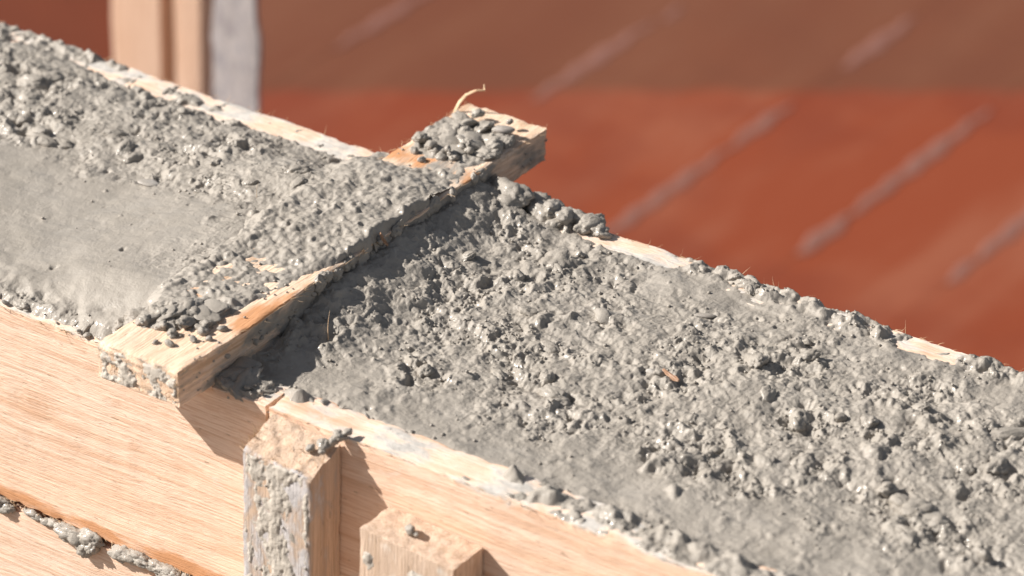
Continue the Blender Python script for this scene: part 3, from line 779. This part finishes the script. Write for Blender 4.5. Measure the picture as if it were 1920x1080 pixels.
# ------------------------------------------------------------------ dried cement crust with real thickness on upright faces
def crust(u0, u1, z0, z1, y, parent, bias, seed, fu, fz, thick=0.0016, sgn=-1):
    us = np.arange(u0, u1, 0.0006); zs = np.arange(z0, z1, 0.0006)
    Ug, Zg = np.meshgrid(us, zs, indexing='ij')
    n = fbm2(Ug * fu, Zg * fz, 5, seed, 0.6)
    e = np.minimum(np.minimum(Ug - u0, u1 - Ug), z1 - Zg)
    th = thick * np.clip((n + bias(Ug, Zg)) * 2.2, -0.8, 1.0) - 0.0012 * (1 - sstep(0, 0.002, e)) + 0.00018 * perlin2(Ug * 420, Zg * 420, seed + 3) + 0.0002 * np.abs(perlin2(Ug * 190, Zg * 190, seed + 4))
    idx = np.arange(Ug.size).reshape(Ug.shape)
    q = np.stack([idx[:-1, :-1], idx[1:, :-1], idx[1:, 1:], idx[:-1, 1:]], -1).reshape(-1, 4)
    keep = (th.ravel() > -0.0006); q = q[keep[q].all(1)]
    V = np.stack([Ug, y + sgn * th, Zg], -1).reshape(-1, 3)
    used = np.unique(q); rm = -np.ones(len(V), int); rm[used] = np.arange(len(used))
    org = np.array(parent.matrix_world.translation)
    return link('cement_crust', mesh_from('cement_crust', V[used] - org, rm[q]), M_DRY, parent)
bpy.context.view_layer.update()
crust(.1040, .1505, -.13, -.0125, -.0308, post, lambda u, z: -0.22 + 0.14 * sstep(.118, .13, u) + 0.22 * np.exp(-((z + .02) / .008) ** 2), 301, 60, 32, 0.0008)
crust(.0015, W - .0015, .002, T - .0015, YA - .0002, [q for q in bat.children if q.name.startswith('plank')][0], lambda u, z: -0.18 + 0.2 * np.exp(-((u - .04) / .010) ** 2) + .1 * np.exp(-((u - .008) / .008) ** 2), 321, 80, 80, 0.0008)
crust(.1870, .2490, -.12, -.046, -.0312, block, lambda u, z: -0.5 + 0 * u, 341, 60, 40, 0.0008)

# ------------------------------------------------------------------ small loose things
def pebble(x, y, r, label, sq=(1.3, .8, .55), rz=0.0, dz=0.0):
    me = clod_mesh(random.randint(200, 900), 3, .6, .10); me.materials.clear(); me.materials.append(M_STONE); me.name = 'pebble'
    o = link('pebble', me, None, None, (x, y, max(z_at(x, y), -.001) + dz)); o.scale = (r * sq[0], r * sq[1], r * sq[2]); o.rotation_euler = (0, 0, rz)
    tag(o, label, 'pebble', 'loose pebbles in the concrete')
pebble(.245, .238, .0045, 'small flat brown pebble lying in the smooth concrete by the far board', (1.5, .6, .5), .5, .001)
pebble(.256, .163, .0038, 'tan pebble beside the orange wood chip in the concrete', (1.1, .9, .8), dz=.000)
clod((.460, .226, z_at(.460, .226)), .012, (1.5, .45, .4), rot=(.3, 0, .75))
pebble(-.113, .160, .0050, 'pale flat pebble at the edge of the smooth trowelled concrete', (1.4, .9, .45), 0.2, .001)
def batpebble(x, y, r, label):
    pebble(x, y, r, label); o = [q for q in COL.objects if q.name.startswith('pebble')][-1]; return o
for x, y, r, lab in [(.029, .297, .0040, 'rounded pale pebble on the far end of the batten'), (.045, .318, .0060, 'larger grey pebble near the far end of the batten')]:
    me = clod_mesh(random.randint(200, 900), 3, .6, .10); me.materials.clear(); me.materials.append(M_STONE); me.name = 'pebble'
    o = link('pebble', me, None, None, (x, y, T + r * .9)); o.scale = (r * 1.2, r * .8, r * .7); o.rotation_euler = (.2, 0, .6)
    tag(o, lab, 'pebble', 'loose pebbles on the batten')
def chip(x, y, z, L, w, label, rz, ry=0.0):
    me = bpy.data.meshes.new('wood_chip'); bm = bmesh.new()
    bmesh.ops.create_cube(bm, size=1, matrix=Matrix.Diagonal((L, w, .0012, 1)))
    bmesh.ops.subdivide_edges(bm, edges=bm.edges[:], cuts=3, use_grid_fill=True)
    for v in bm.verts:
        v.co.y *= 1 - 1.4 * abs(v.co.x / L) ** 1.5; v.co.z += random.gauss(0, .0002) + 3 * v.co.x ** 2; v.co.y += random.gauss(0, .0003)
    bm.to_mesh(me); bm.free()
    o = link('wood_chip', me, M_CHIP, None, (x, y, z)); o.rotation_euler = (0.1, ry, rz)
    tag(o, label, 'wood chip')
t = NT('orange_chip'); M_CHIP = t.done(t.ramp(t.noise(t.coord((20, 400, 400)), 1, 3), [(.3, (.26, .13, .07)), (.7, (.36, .22, .14))]), .6)
chip(.268, .164, z_at(.268, .164) + .0008, .015, .0024, 'thin orange wood chip half buried in the lumpy concrete', -.35)
chip(.0615, .166, .024, .010, .0035, 'short orange wood chip sticking from the side of the batten', .8, 1.1)
def straw(p, d, L, r, label):
    o = fibres('straw', [(p, d, L, r)], None); tag(o, label, 'straw', 'bits of straw in the concrete')
straw((.084, .079, z_at(.084, .079) - .001), (-.3, .2, .9), .016, .0006, 'thin straw standing in the wet concrete right of the batten')
straw((-.035, .168, z_at(-.035, .168) - .001), (-.3, .1, .9), .008, .0003, 'tiny straw standing in the trowelled concrete left of the batten')
